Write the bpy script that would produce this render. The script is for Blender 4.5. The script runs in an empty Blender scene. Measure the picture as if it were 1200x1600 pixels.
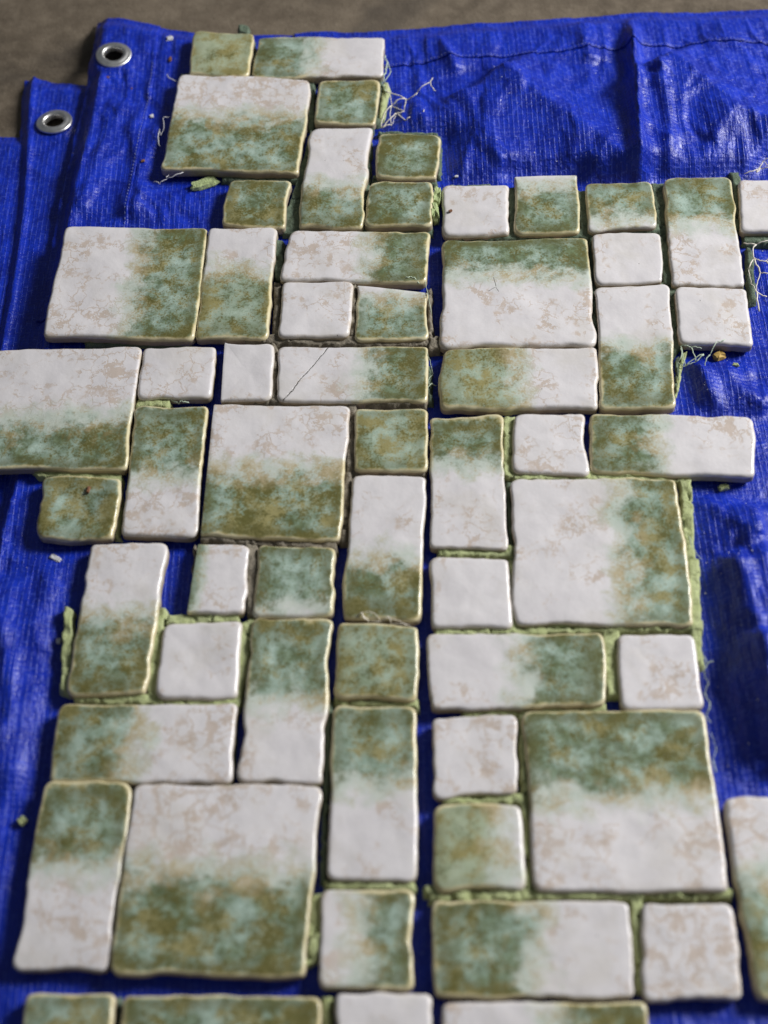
import bpy, math, random
import numpy as np
from mathutils import Vector, Matrix

# ------------------------------------------------------------------ camera
sc = bpy.context.scene
TH, ROLL = math.radians(57.918), math.radians(-4.071)
FPX = 2134.6
CAMZ = 0.72797
X = Vector((1, 0, 0)); U = Vector((0, math.sin(TH), math.cos(TH))); F = Vector((0, math.cos(TH), -math.sin(TH)))
right = X * math.cos(ROLL) + U * math.sin(ROLL)
up = -X * math.sin(ROLL) + U * math.cos(ROLL)
cam = bpy.data.cameras.new('camera'); camo = bpy.data.objects.new('camera', cam)
bpy.context.collection.objects.link(camo)
camo.matrix_world = Matrix(((right.x, up.x, -F.x, 0), (right.y, up.y, -F.y, 0), (right.z, up.z, -F.z, CAMZ), (0, 0, 0, 1)))
cam.sensor_fit = 'VERTICAL'; cam.sensor_height = 24; cam.sensor_width = 18
cam.lens = FPX / 1600 * 24
cam.clip_start = 0.02; cam.clip_end = 60
cam.dof.use_dof = True; cam.dof.focus_distance = 0.945; cam.dof.aperture_fstop = 2.65
sc.camera = camo

# ------------------------------------------------------------------ light
wd = bpy.data.worlds.new('World'); sc.world = wd; wd.use_nodes = True
bg = wd.node_tree.nodes['Background']
bg.inputs[0].default_value = (0.85, 0.92, 1.0, 1); bg.inputs[1].default_value = 0.10
def area(name, loc, target, sx, sy, power, col):
    l = bpy.data.lights.new(name, 'AREA'); l.shape = 'RECTANGLE'; l.size = sx; l.size_y = sy
    l.energy = power; l.color = col
    o = bpy.data.objects.new(name, l); bpy.context.collection.objects.link(o)
    o.location = loc
    o.rotation_euler = (Vector(target) - Vector(loc)).to_track_quat('-Z', 'Y').to_euler()
    return o
area('open_door_light', (2.3, 1.30, 1.60), (0, 0.5, 0), 1.0, 0.8, 122, (1.0, 0.985, 0.98))
sc.view_settings.view_transform = 'Standard'; sc.view_settings.look = 'None'
sc.view_settings.exposure = 0.0; sc.view_settings.gamma = 1.0; sc.view_settings.use_curve_mapping = False
sc.render.engine = 'CYCLES'

# ------------------------------------------------------------------ helpers
rng = random.Random(7)
ZT = 0.0105                      # height of the tile faces above the tarp
def at(px, py, z=0.0):
    """point of the plane at height z that the photo shows at this pixel (1200 x 1600)"""
    x = (px - 600) / FPX; y = -(py - 800) / FPX
    d = F + right * x + up * y
    t = (z - CAMZ) / d.z
    return (d.x * t, d.y * t)

def hashf(i, j, k):
    n = (i.astype(np.int64) * 374761393 + j.astype(np.int64) * 668265263 + np.int64(k) * 1274126177) & 0x7fffffff
    n = ((n ^ (n >> 13)) * 1274126177) & 0x7fffffff
    return ((n ^ (n >> 16)) & 0xffff) / 65535.0
def vnoise(x, y, seed=0):
    x = np.asarray(x, float); y = np.asarray(y, float)
    i = np.floor(x); j = np.floor(y); fx = x - i; fy = y - j
    fx = fx * fx * fx * (fx * (fx * 6 - 15) + 10); fy = fy * fy * fy * (fy * (fy * 6 - 15) + 10)
    a = hashf(i, j, seed); b = hashf(i + 1, j, seed); c = hashf(i, j + 1, seed); d = hashf(i + 1, j + 1, seed)
    return (a * (1 - fx) + b * fx) * (1 - fy) + (c * (1 - fx) + d * fx) * fy
def fnoise(x, y, seed=0, octv=3, rough=0.5):
    s = 0; a = 1; t = 0
    for o in range(octv):
        s = s + a * vnoise(np.asarray(x) * 2 ** o, np.asarray(y) * 2 ** o, seed + 17 * o); t += a; a *= rough
    return s / t * 2 - 1
def sstep(a, b, x):
    t = np.clip((x - a) / (b - a), 0, 1); return t * t * (3 - 2 * t)

def mesh_obj(name, verts, faces, mat, parent=None, smooth=True):
    me = bpy.data.meshes.new(name)
    me.from_pydata([tuple(map(float, v)) for v in verts], [], [tuple(map(int, f)) for f in faces]); me.update()
    me.materials.append(mat)
    if smooth: me.polygons.foreach_set('use_smooth', [True] * len(me.polygons))
    o = bpy.data.objects.new(name, me); bpy.context.collection.objects.link(o)
    if parent: o.parent = parent
    return o
def empty(name, loc):
    o = bpy.data.objects.new(name, None); bpy.context.collection.objects.link(o); o.location = loc
    o.empty_display_size = 0.02
    return o
def tag(o, label=None, cat=None, group=None, kind=None):
    if label: o['label'] = label
    if cat: o['category'] = cat
    if group: o['group'] = group
    if kind: o['kind'] = kind
    return o

class NT:
    """small wrapper that wires a node tree"""
    def __init__(s, name):
        s.m = bpy.data.materials.new(name); s.m.use_nodes = True
        s.t = s.m.node_tree; s.t.nodes.clear()
        s.out = s.t.nodes.new('ShaderNodeOutputMaterial'); s.b = s.t.nodes.new('ShaderNodeBsdfPrincipled')
        s.t.links.new(s.b.outputs[0], s.out.inputs[0])
    def put(s, sock, v):
        if isinstance(v, bpy.types.NodeSocket): s.t.links.new(v, sock)
        elif v is not None:
            if hasattr(sock.default_value, '__len__') and not hasattr(v, '__len__'): v = [v] * len(sock.default_value)
            if hasattr(v, '__len__') and len(v) == 3 and len(sock.default_value) == 4: v = (*v, 1)
            sock.default_value = v
    def attr(s, name, out='Fac'):
        n = s.t.nodes.new('ShaderNodeAttribute'); n.attribute_name = name; return n.outputs[out]
    def coord(s, out='Object'):
        return s.t.nodes.new('ShaderNodeTexCoord').outputs[out]
    def math(s, op, a, b=0.0, c=None, clamp=False):
        n = s.t.nodes.new('ShaderNodeMath'); n.operation = op; n.use_clamp = clamp
        s.put(n.inputs[0], a); s.put(n.inputs[1], b)
        if c is not None: s.put(n.inputs[2], c)
        return n.outputs[0]
    def vmath(s, op, a, b):
        n = s.t.nodes.new('ShaderNodeVectorMath'); n.operation = op; s.put(n.inputs[0], a); s.put(n.inputs[1], b); return n.outputs[0]
    def noise(s, v, scale, detail=3, rough=0.5, dist=0.0, off=None, out=0):
        if off is not None: v = s.vmath('ADD', v, (off, off * 0.7, off * 1.3))
        n = s.t.nodes.new('ShaderNodeTexNoise'); s.put(n.inputs['Vector'], v)
        n.inputs['Scale'].default_value = scale; n.inputs['Detail'].default_value = detail
        n.inputs['Roughness'].default_value = rough; n.inputs['Distortion'].default_value = dist
        return n.outputs[out]
    def voro(s, v, scale, feature='F1', out='Distance', rand=1.0):
        n = s.t.nodes.new('ShaderNodeTexVoronoi'); n.feature = feature; s.put(n.inputs['Vector'], v)
        n.inputs['Scale'].default_value = scale; n.inputs['Randomness'].default_value = rand
        return n.outputs[out]
    def ss(s, v, a, b, lo=0.0, hi=1.0):
        n = s.t.nodes.new('ShaderNodeMapRange'); n.interpolation_type = 'SMOOTHSTEP'
        s.put(n.inputs[0], v); s.put(n.inputs[1], a); s.put(n.inputs[2], b); s.put(n.inputs[3], lo); s.put(n.inputs[4], hi)
        return n.outputs[0]
    def mix(s, f, a, b, mode='MIX'):
        n = s.t.nodes.new('ShaderNodeMix'); n.data_type = 'RGBA'; n.blend_type = mode; n.clamp_factor = True
        s.put(n.inputs[0], f); s.put(n.inputs[6], a); s.put(n.inputs[7], b); return n.outputs[2]
    def bump(s, h, dist, strength=1.0, normal=None):
        n = s.t.nodes.new('ShaderNodeBump'); s.put(n.inputs['Height'], h); n.inputs['Distance'].default_value = dist
        n.inputs['Strength'].default_value = strength
        if normal is not None: s.put(n.inputs['Normal'], normal)
        return n.outputs[0]
    def done(s, col=None, rough=None, normal=None, metal=None, spec=None, **k):
        s.put(s.b.inputs['Base Color'], col); s.put(s.b.inputs['Roughness'], rough)
        if normal is not None: s.put(s.b.inputs['Normal'], normal)
        if metal is not None: s.put(s.b.inputs['Metallic'], metal)
        if spec is not None: s.put(s.b.inputs['Specular IOR Level'], spec)
        return s.m

# ------------------------------------------------------------------ materials
def glaze(name, cracks=()):
    n = NT(name)
    P = n.attr('glaze_pos', 'Vector'); g = n.attr('green'); edge = n.attr('rim'); par = n.attr('glaze_par', 'Vector')
    sp = n.t.nodes.new('ShaderNodeSeparateXYZ'); n.put(sp.inputs[0], par)
    dark, olive, vein = sp.outputs[0], sp.outputs[1], sp.outputs[2]
    N1 = n.noise(P, 2.3, 5, 0.55, 0.5)
    N2 = n.noise(P, 2.9, 7, 0.60, 0.25, off=11.3)
    N3 = n.noise(P, 36.0, 3, 0.65, 0.2, off=3.1)
    N5 = n.noise(P, 10.0, 5, 0.65, 0.3, off=21.7)
    N4 = n.noise(P, 4.6, 7, 0.60, 0.35, off=31.9)
    NP = n.noise(P, 1.7, 3, 0.5, 0.3, off=47.2)
    def c(x, k): return n.math('MULTIPLY', n.math('SUBTRACT', x, 0.5), k)
    NB = n.noise(P, 3.3, 7, 0.60, 0.3, off=77.0)
    G = n.math('ADD', n.math('ADD', n.math('ADD', g, c(NB, 0.80)), c(N1, 0.50)), n.math('ADD', c(N5, 0.24), c(N3, 0.24)))
    pale = n.ss(G, -0.30, 0.04); deep = n.ss(G, -0.01, 0.28)
    white = n.mix(n.ss(N1, 0.3, 0.7), (0.755, 0.73, 0.735), (0.69, 0.665, 0.675))
    # tan crackle staining on the white
    band = n.ss(n.math('ADD', n.math('ADD', c(N4, 1.6), 0.5), c(N3, 0.5)), 0.52, 0.64)
    vc = n.voro(n.vmath('ADD', P, n.vmath('MULTIPLY', n.noise(P, 5.0, 4, 0.6, out=1, off=13.0), (0.30, 0.30, 0.0))), 4.4, 'DISTANCE_TO_EDGE')
    net = n.ss(n.math('ADD', vc, c(N3, 0.10)), 0.085, 0.015)
    band = n.math('MAXIMUM', band, n.math('MULTIPLY', net, 0.7))
    patch = n.ss(n.math('ADD', NP, c(N5, 0.5)), n.math('SUBTRACT', 0.58, n.math('MULTIPLY', vein, 0.25)), n.math('SUBTRACT', 0.71, n.math('MULTIPLY', vein, 0.25)))
    vm = n.math('MULTIPLY', n.ss(n.math('ADD', band, c(N3, 1.0)), 0.30, 0.80), patch)
    col = n.mix(n.math('MULTIPLY', vm, 0.70), n.mix(n.ss(n.noise(P, 1.3, 5, 0.6, 0.3, off=91.0), 0.48, 0.70, 0, 0.45), white, (0.60, 0.565, 0.51)), n.mix(N5, (0.48, 0.37, 0.275), (0.56, 0.455, 0.365)))
    # crackle lines near the transition
    col = n.mix(n.math('MULTIPLY', pale, 0.85), col, n.mix(N5, (0.46, 0.555, 0.475), (0.60, 0.635, 0.55)))
    grain = n.math('ADD', c(N3, 1.45), c(N5, 0.75))
    dk = n.ss(n.math('ADD', n.math('ADD', c(N2, 1.75), n.math('ADD', grain, 0.5)), c(dark, 0.50)), 0.32, 0.92)
    aq = n.mix(n.ss(n.math('ADD', N3, c(N2, -0.6)), 0.32, 0.68), (0.25, 0.345, 0.27), (0.47, 0.595, 0.52))
    aq = n.mix(n.ss(dark, 0.62, 0.15, 0, 0.8), aq, n.mix(N5, (0.37, 0.41, 0.22), (0.49, 0.51, 0.34)))
    gr = n.mix(n.math('MULTIPLY', dk, 0.88), aq, n.mix(n.ss(N5, 0.35, 0.65), (0.160, 0.205, 0.095), (0.078, 0.098, 0.032)))
    col = n.mix(deep, col, gr)
    NO = n.noise(P, 2.9, 8, 0.60, 0.35, off=61.0)
    om = n.ss(n.math('ADD', n.math('ADD', c(NO, 1.6), n.math('ADD', n.math('MULTIPLY', grain, 0.55), 0.5)), c(olive, 0.38)), 0.42, 0.74)
    ol = n.mix(n.ss(G, -0.05, 0.45), (0.50, 0.40, 0.235), n.mix(dk, (0.315, 0.265, 0.090), (0.128, 0.116, 0.030)))
    col = n.mix(n.math('MULTIPLY', n.math('MULTIPLY', om, 0.88), n.ss(G, -0.22, 0.10)), col, ol)
    # glaze pools inside the rim and breaks to cream over it
    ew = n.math('ADD', edge, n.math('ADD', c(N5, 2.6), c(N1, 5.0)))
    pool = n.math('MULTIPLY', n.math('MULTIPLY', n.ss(ew, 1.4, 3.0), n.ss(ew, 10.0, 3.0)), n.math('MULTIPLY', deep, n.math('ADD', 0.06, n.math('MULTIPLY', dark, 0.62))))
    col = n.mix(pool, col, n.mix(N2, (0.085, 0.095, 0.032), (0.145, 0.120, 0.034)))
    rim = n.math('MULTIPLY', n.ss(ew, 2.5, 0.8), n.ss(G, -0.25, 0.2))
    col = n.mix(n.math('MULTIPLY', rim, 0.8), col, n.mix(n.ss(ew, 0.3, 2.2), (0.74, 0.65, 0.41), (0.46, 0.375, 0.15)))
    rimw = n.math('MULTIPLY', n.ss(ew, 1.8, 0.0), n.math('SUBTRACT', 1.0, pale))
    col = n.mix(n.math('MULTIPLY', rimw, 0.5), col, (0.58, 0.52, 0.43))
    # pin holes
    vd = n.voro(P, 7.0); pr = n.voro(P, 7.0, out='Color'); sr = n.t.nodes.new('ShaderNodeSeparateXYZ'); n.put(sr.inputs[0], pr)
    pit = n.math('MULTIPLY', n.ss(n.math('ADD', vd, c(N3, 0.05)), 0.085, 0.035), n.ss(sr.outputs[0], 0.955, 0.965))
    col = n.mix(n.math('MULTIPLY', pit, 0.8), col, (0.12, 0.10, 0.07))
    # bare bisque below the glaze line
    side = n.ss(n.math('ADD', edge, c(N5, 0.8)), -0.6, -1.1)
    bis = n.mix(n.noise(P, 14, 4, 0.6, off=5.0), (0.50, 0.42, 0.30), (0.27, 0.225, 0.155))
    col = n.mix(side, col, bis)
    h = n.math('ADD', n.math('MULTIPLY', n.noise(P, 5.0, 3, 0.5, off=9.0), 1.0), n.math('ADD', n.math('MULTIPLY', N3, 0.08), n.math('MULTIPLY', N5, 0.30)))
    h = n.math('SUBTRACT', h, n.math('MULTIPLY', pit, 0.6))
    h = n.math('SUBTRACT', h, n.math('MULTIPLY', vm, 0.12))
    sx = n.t.nodes.new('ShaderNodeSeparateXYZ'); n.put(sx.inputs[0], P)
    for (x0, y0, x1, y1, w) in cracks:
        L = math.hypot(x1 - x0, y1 - y0); tx, ty = (x1 - x0) / L, (y1 - y0) / L
        ax = n.math('SUBTRACT', sx.outputs[0], x0); ay = n.math('SUBTRACT', sx.outputs[1], y0)
        d = n.math('ADD', n.math('SUBTRACT', n.math('MULTIPLY', ax, -ty), n.math('MULTIPLY', ay, -tx)), n.math('ADD', c(N5, 0.035), c(N1, 0.05)))
        t = n.math('ADD', n.math('MULTIPLY', ax, tx), n.math('MULTIPLY', ay, ty))
        m = n.math('MULTIPLY', n.ss(n.math('ABSOLUTE', d), w, w * 0.4), n.math('MULTIPLY', n.ss(t, 0.0, 0.03), n.ss(t, L, L - 0.03)))
        col = n.mix(n.math("MULTIPLY", m, 0.9), col, (0.07, 0.062, 0.05))
        h = n.math('SUBTRACT', h, m)
    nr = n.bump(h, 0.0006, 0.5)
    r = n.math('ADD', n.ss(N5, 0.3, 0.7, 0.18, 0.32), n.math('MULTIPLY', side, 0.45))
    return n.done(col, r, nr, spec=0.5)

def tarp_mat():
    n = NT('blue_woven_tarp')
    P = n.coord('Object')
    mp = n.t.nodes.new('ShaderNodeMapping'); mp.inputs['Rotation'].default_value = (0, 0, math.radians(92.5)); n.put(mp.inputs[0], P)
    wob = n.vmath('ADD', mp.outputs[0], n.vmath('SCALE', n.noise(P, 30, 2, out=1), (0, 0, 0)))
    br = n.t.nodes.new('ShaderNodeTexBrick'); n.put(br.inputs['Vector'], mp.outputs[0])
    br.inputs['Scale'].default_value = 1.0; br.inputs['Brick Width'].default_value = 0.0085; br.inputs['Row Height'].default_value = 0.0036
    br.inputs['Mortar Size'].default_value = 0.00050; br.inputs['Mortar Smooth'].default_value = 0.55
    br.inputs['Color1'].default_value = (1, 1, 1, 1); br.inputs['Color2'].default_value = (0.7, 0.7, 0.7, 1); br.inputs['Mortar'].default_value = (0, 0, 0, 1)
    br.offset = 0.5
    f1 = n.noise(P, 55, 5, 0.6, 0.6); f2 = n.noise(P, 260, 4, 0.65, 0.4); f3 = n.noise(P, 7, 3, 0.5)
    mort = br.outputs['Fac']
    col = n.mix(n.ss(f1, 0.3, 0.7), (0.0035, 0.0170, 0.30), (0.0060, 0.032, 0.47))
    col = n.mix(n.math('MULTIPLY', n.math('MULTIPLY', mort, n.ss(f2, 0.42, 0.62)), 0.6), col, (0.07, 0.12, 0.62))
    scuff = n.math('MULTIPLY', n.ss(n.noise(P, 90, 6, 0.75, 1.5, off=2.0), 0.60, 0.78), n.ss(n.noise(P, 9, 3, 0.6, off=4.0), 0.48, 0.68))
    col = n.mix(n.math('MULTIPLY', scuff, 0.22), col, (0.20, 0.23, 0.42))
    h = n.math('ADD', n.math('MULTIPLY', mort, 0.6), n.math('MULTIPLY', br.outputs['Color'], 0.25))
    h = n.math('MULTIPLY', h, n.ss(f1, 0.25, 0.6, 0.45, 1.0))
    wv = n.t.nodes.new('ShaderNodeTexWave'); wv.wave_type = 'BANDS'; wv.bands_direction = 'X'; n.put(wv.inputs['Vector'], mp.outputs[0]); wv.inputs['Scale'].default_value = 95; wv.inputs['Distortion'].default_value = 2.0; wv.inputs['Detail'].default_value = 2
    h = n.math('ADD', h, n.math('MULTIPLY', wv.outputs['Fac'], 0.22))
    nr = n.bump(h, 0.00042, 1.0)
    sm = n.t.nodes.new('ShaderNodeMapping'); sm.inputs['Scale'].default_value = (1, 0.16, 1); sm.inputs['Rotation'].default_value = (0, 0, math.radians(3)); n.put(sm.inputs[0], P)
    cr = n.noise(sm.outputs[0], 75, 4, 0.55, 0.5, off=6.0)
    crease = n.math('ABSOLUTE', n.math('SUBTRACT', cr, 0.5))
    nr = n.bump(n.math('ADD', n.math('ADD', n.math('MULTIPLY', f1, 0.45), n.math('MULTIPLY', crease, -0.9)), n.math('MULTIPLY', f2, 0.18)), 0.0030, 0.9, nr)
    rg = n.ss(f2, 0.3, 0.75, 0.30, 0.48)
    return n.done(col, rg, nr, spec=0.42)

def floor_mat():
    n = NT('concrete')
    P = n.coord('Object')
    a = n.noise(P, 5, 6, 0.6, 0.4); b = n.noise(P, 60, 5, 0.7); c_ = n.noise(P, 420, 3, 0.7)
    col = n.mix(n.ss(a, 0.3, 0.72), (0.075, 0.058, 0.040), (0.185, 0.148, 0.106))
    col = n.mix(n.ss(b, 0.35, 0.75, 0, 0.55), col, (0.25, 0.205, 0.150))
    col = n.mix(n.ss(c_, 0.62, 0.78, 0, 0.6), col, (0.42, 0.37, 0.29))
    col = n.mix(n.ss(c_, 0.40, 0.28, 0, 0.6), col, (0.04, 0.034, 0.027))
    st = n.math('MULTIPLY', n.ss(n.noise(P, 6.5, 5, 0.6, 0.8, off=8.0), 0.53, 0.66), 0.6)
    col = n.mix(st, col, (0.06, 0.05, 0.04))
    nr = n.bump(n.math('ADD', n.math('MULTIPLY', b, 0.6), n.math('MULTIPLY', c_, 0.5)), 0.0016, 0.8)
    return n.done(col, 0.75, nr, spec=0.3)

def mortar_mat(name, c1, c2, c3):
    n = NT(name); P = n.coord('Object')
    a = n.noise(P, 110, 5, 0.65, 0.5); b = n.noise(P, 700, 4, 0.7)
    col = n.mix(n.ss(a, 0.3, 0.7), c1, c2)
    col = n.mix(n.ss(b, 0.52, 0.75, 0, 0.7), col, c3)
    nr = n.bump(n.math('ADD', a, n.math('MULTIPLY', b, 0.5)), 0.0018, 1.0)
    return n.done(col, 0.85, nr, spec=0.25)

def plain(name, col, rough, metal=0.0, bs=300, bd=0.0004):
    n = NT(name); P = n.coord('Object'); a = n.noise(P, bs, 4, 0.6)
    cc = n.mix(n.ss(a, 0.3, 0.7), col, tuple(x * 0.72 for x in col))
    return n.done(cc, rough, n.bump(a, bd, 0.6), metal)

M_GLAZE = glaze('glazed_stoneware')
M_TARP = tarp_mat(); M_FLOOR = floor_mat()
M_GREEN = mortar_mat('light_green_adhesive', (0.50, 0.555, 0.29), (0.40, 0.455, 0.21), (0.60, 0.64, 0.38))
M_DARK = mortar_mat('dark_green_adhesive', (0.155, 0.205, 0.145), (0.10, 0.14, 0.10), (0.27, 0.33, 0.23))
M_GREY = mortar_mat('grey_adhesive', (0.30, 0.265, 0.205), (0.17, 0.15, 0.115), (0.44, 0.40, 0.31))
M_METAL = plain('brushed_aluminium', (0.93, 0.92, 0.90), 0.42, 1.0, 160, 0.0003)
M_FIBRE = plain('cream_fibre', (0.88, 0.83, 0.72), 0.7)
M_FIBREG = plain('pale_green_fibre', (0.60, 0.72, 0.56), 0.7)
M_THREAD = plain('pale_thread', (0.22, 0.26, 0.55), 0.6)
M_WHITE = plain('white_fleck', (0.72, 0.72, 0.74), 0.6)
M_BROWN = plain('brown_fleck', (0.23, 0.10, 0.045), 0.7)
M_YEL = plain('ochre_fleck', (0.55, 0.36, 0.09), 0.7)
M_CHIP = mortar_mat('pale_green_adhesive', (0.46, 0.55, 0.27), (0.36, 0.44, 0.20), (0.58, 0.65, 0.38))

# ------------------------------------------------------------------ tile data
# id: photo corners TL TR BR BL, green side (T B L R F=all W=none), share of the tile that is green,
#     darkness, olive staining, crackle on the white, cut edges
T = {
'T1':[(305,47), (398,52), (388,118), (293,116)],
'T2':[(402,56), (602,59), (599,119), (392,119)],
'T3':[(281,115), (486,122), (467,272), (251,263)],
'T4':[(497,124), (593,124), (587,194), (489,192)],
'T5':[(483,199), (583,198), (565,354), (464,354)],
'T6':[(589,205), (687,210), (684,278), (586,277)],
'T7':[(577,283), (677,283), (672,353), (568,353)],
'T8':[(356,279), (454,281), (445,355), (345,351)],
'T9':[(100,351), (324,354), (302,531), (65,527)],
'T10':[(327,355), (433,355), (417,528), (303,529)],
'T11':[(453,361), (673,360), (667,441), (438,437)],
'T12':[(442,440), (552,441), (547,526), (434,526)],
'T13':[(557,444), (669,457), (670,530), (555,530)],
'T14':[(-26,546), (222,543), (197,733), (-57,732)],
'T15':[(224,543), (337,540), (330,621), (213,623)],
'T16':[(350,534), (429,535), (423,623), (344,626)],
'T17':[(435,540), (670,540), (667,627), (432,627)],
'T18':[(333,630), (547,631), (533,845), (313,836)],
'T19':[(555,638), (668,637), (666,735), (552,736)],
'T20':[(547,740), (667,743), (657,970), (533,967)],
'T21':[(213,635), (325,634), (308,838), (187,836)],
'T22':[(68,743), (191,743), (178,842), (55,840)],
'T23':[(140,847), (262,845), (228,1084), (103,1086)],
'T24':[(308,848), (390,850), (383,960), (291,957)],
'T25':[(405,852), (527,852), (522,962), (395,960)],
'T26':[(255,972), (378,968), (372,1091), (242,1088)],
'T27':[(395,965), (519,965), (502,1224), (369,1222)],
'T28':[(528,970), (655,977), (652,1096), (520,1087)],
'T29':[(92,1099), (370,1100), (360,1222), (75,1222)],
'T30':[(70,1220), (207,1220), (166,1516), (17,1514)],
'T31':[(207,1222), (503,1229), (478,1529), (172,1521)],
'T32':[(522,1100), (652,1102), (651,1378), (507,1375)],
'T33':[(504,1391), (647,1389), (643,1542), (499,1542)],
'T34':[(38,1547), (181,1550), (170,1712), (17,1710)],
'T35':[(192,1555), (505,1555), (496,1718), (176,1718)],
'T36':[(525,1552), (675,1552), (674,1708), (517,1708)],
'T37':[(689,1564), (1011,1564), (1022,1728), (686,1728)],
'R1':[(692,287), (795,287), (796,364), (691,366)],
'R2':[(803,275), (902,273), (908,362), (805,363)],
'R3':[(915,286), (1018,282), (1027,354), (921,361)],
'R4':[(1035,278), (1142,275), (1165,444), (1051,444)],
'R5':[(1154,279), (1258,278), (1265,360), (1157,361)],
'R6':[(692,374), (918,368), (932,538), (687,541)],
'R7':[(926,367), (1032,363), (1037,440), (929,445)],
'R8':[(932,447), (1045,443), (1057,638), (938,637)],
'R9':[(1056,447), (1166,449), (1176,537), (1061,536)],
'R10':[(690,545), (932,540), (934,636), (687,640)],
'R11':[(673,651), (786,647), (793,857), (669,857)],
'R12':[(802,645), (914,644), (919,739), (800,736)],
'R13':[(921,642), (1177,651), (1183,746), (922,736)],
'R14':[(799,747), (1057,746), (1084,975), (803,978)],
'R15':[(673,869), (796,870), (800,979), (673,981)],
'R16':[(669,990), (943,987), (950,1102), (672,1109)],
'R17':[(964,990), (1086,989), (1101,1106), (970,1108)],
'R18':[(675,1121), (806,1118), (812,1242), (676,1245)],
'R19':[(817,1112), (1102,1107), (1140,1393), (834,1394)],
'R20':[(678,1257), (815,1256), (822,1390), (680,1391)],
'R21':[(673,1405), (984,1407), (991,1558), (678,1558)],
'R22':[(999,1409), (1145,1409), (1161,1561), (1009,1561)],
'R23':[(1128,1246), (1268,1246), (1335,1564), (1182,1564)],
}
SPEC = {
'T1':('F',1,.25,.62,.3,''),'T2':('L',.46,.62,.45,.35,''),'T3':('B',.58,.60,.62,.75,''),'T4':('F',1,.62,.62,.3,''),
'T5':('B',.40,.62,.62,.15,''),'T6':('F',1,.98,.60,.3,''),'T7':('F',1,.88,.50,.3,''),'T8':('F',1,.78,.70,.3,''),
'T9':('R',.46,.78,.58,.62,''),'T10':('B',.60,.45,.66,.45,''),'T11':('R',.42,.85,.55,.5,''),'T12':('W',0,.5,.5,.35,''),
'T13':('B',.86,.62,.58,.3,'T'),'T14':('B',.40,.88,.52,.72,''),'T15':('W',0,.5,.5,.6,''),'T16':('W',0,.5,.5,.35,'L'),
'T17':('R',.42,.90,.45,.45,''),'T18':('B',.50,.74,.80,.62,'L'),'T19':('F',1,.46,.60,.3,''),'T20':('B',.42,.85,.60,.4,''),
'T21':('T',.56,.78,.50,.62,''),'T22':('F',1,.62,.72,.3,''),'T23':('B',.52,.75,.68,.3,''),'T24':('W',0,.5,.5,.45,'L'),
'T25':('T',.93,.74,.46,.3,''),'T26':('W',0,.5,.5,.25,''),'T27':('T',.54,.62,.45,.3,''),'T28':('F',1,.42,.62,.3,''),
'T29':('L',.46,.62,.74,.6,''),'T30':('T',.48,.74,.36,.4,''),'T31':('B',.54,.78,.68,.80,''),'T32':('T',.48,.60,.46,.25,''),
'T33':('R',.62,.82,.55,.75,''),'T34':('F',1,.60,.62,.3,''),'T35':('F',1,.78,.60,.3,''),'T36':('W',0,.5,.5,.2,''),
'T37':('R',.46,.80,.62,.4,''),
'R1':('W',0,.5,.5,.45,''),'R2':('B',.86,.74,.42,.3,'T'),'R3':('T',.82,.62,.48,.3,''),'R4':('T',.46,.68,.52,.45,''),
'R5':('W',0,.5,.5,.3,''),'R6':('T',.36,.98,.42,.45,''),'R7':('W',0,.5,.5,.12,''),'R8':('B',.48,.78,.52,.35,''),
'R9':('W',0,.5,.5,.5,''),'R10':('L',.52,.42,.74,.62,''),'R11':('T',.40,.84,.50,.5,''),'R12':('W',0,.5,.5,.4,''),
'R13':('L',.40,.72,.52,.35,''),'R14':('R',.38,.58,.60,.45,''),'R15':('W',0,.5,.5,.12,''),'R16':('R',.50,.76,.42,.15,''),
'R17':('W',0,.5,.5,.25,''),'R18':('W',0,.5,.5,.55,''),'R19':('T',.50,.86,.60,.42,''),'R20':('L',.80,.30,.66,.5,''),
'R21':('L',.52,.74,.58,.25,''),'R22':('W',0,.5,.5,1.15,''),'R23':('B',.62,.60,.60,.35,''),
}
QUAD = {k: [at(px, py, ZT) for (px, py) in v] for k, v in T.items()}

# ------------------------------------------------------------------ floor
def build_floor():
    zf = -0.0165
    s = 4.0
    o = mesh_obj('floor', [(-s, -s + 0.5, zf), (s, -s + 0.5, zf), (s, s + 0.5, zf), (-s, s + 0.5, zf)], [(0, 1, 2, 3)], M_FLOOR, smooth=False)
    tag(o, kind='structure')
build_floor()

# ------------------------------------------------------------------ tarp
def seg_dist(x, y, pts):
    """signed distance to a polyline (positive on its right) and position 0..1 along it"""
    best = np.full(x.shape, 1e9); sgn = np.zeros(x.shape); par = np.zeros(x.shape)
    L = [math.hypot(pts[i + 1][0] - pts[i][0], pts[i + 1][1] - pts[i][1]) for i in range(len(pts) - 1)]
    tot = sum(L); acc = 0
    for i in range(len(pts) - 1):
        ax, ay = pts[i]; bx, by = pts[i + 1]; tx, ty = (bx - ax) / L[i], (by - ay) / L[i]
        t = (x - ax) * tx + (y - ay) * ty; tc = np.clip(t, 0, L[i])
        dx = x - ax - tc * tx; dy = y - ay - tc * ty; d = np.hypot(dx, dy)
        m = d < best
        best = np.where(m, d, best); sgn = np.where(m, np.sign(dx * ty - dy * tx), sgn); par = np.where(m, (acc + tc) / tot, par)
        acc += L[i]
    return best, sgn, par
def ridge(x, y, px, h, wl, wr, taper=0.12):
    pts = [at(*q) for q in px]
    d, s, t = seg_dist(x, y, pts)
    w = np.where(s > 0, wr, wl)
    e = np.minimum(1, np.minimum(t, 1 - t) / taper + 0.02)
    return h * np.exp(-(np.sqrt(d * d + 2.5e-7) / w) ** 1.15) * sstep(0, 1, e)
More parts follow.
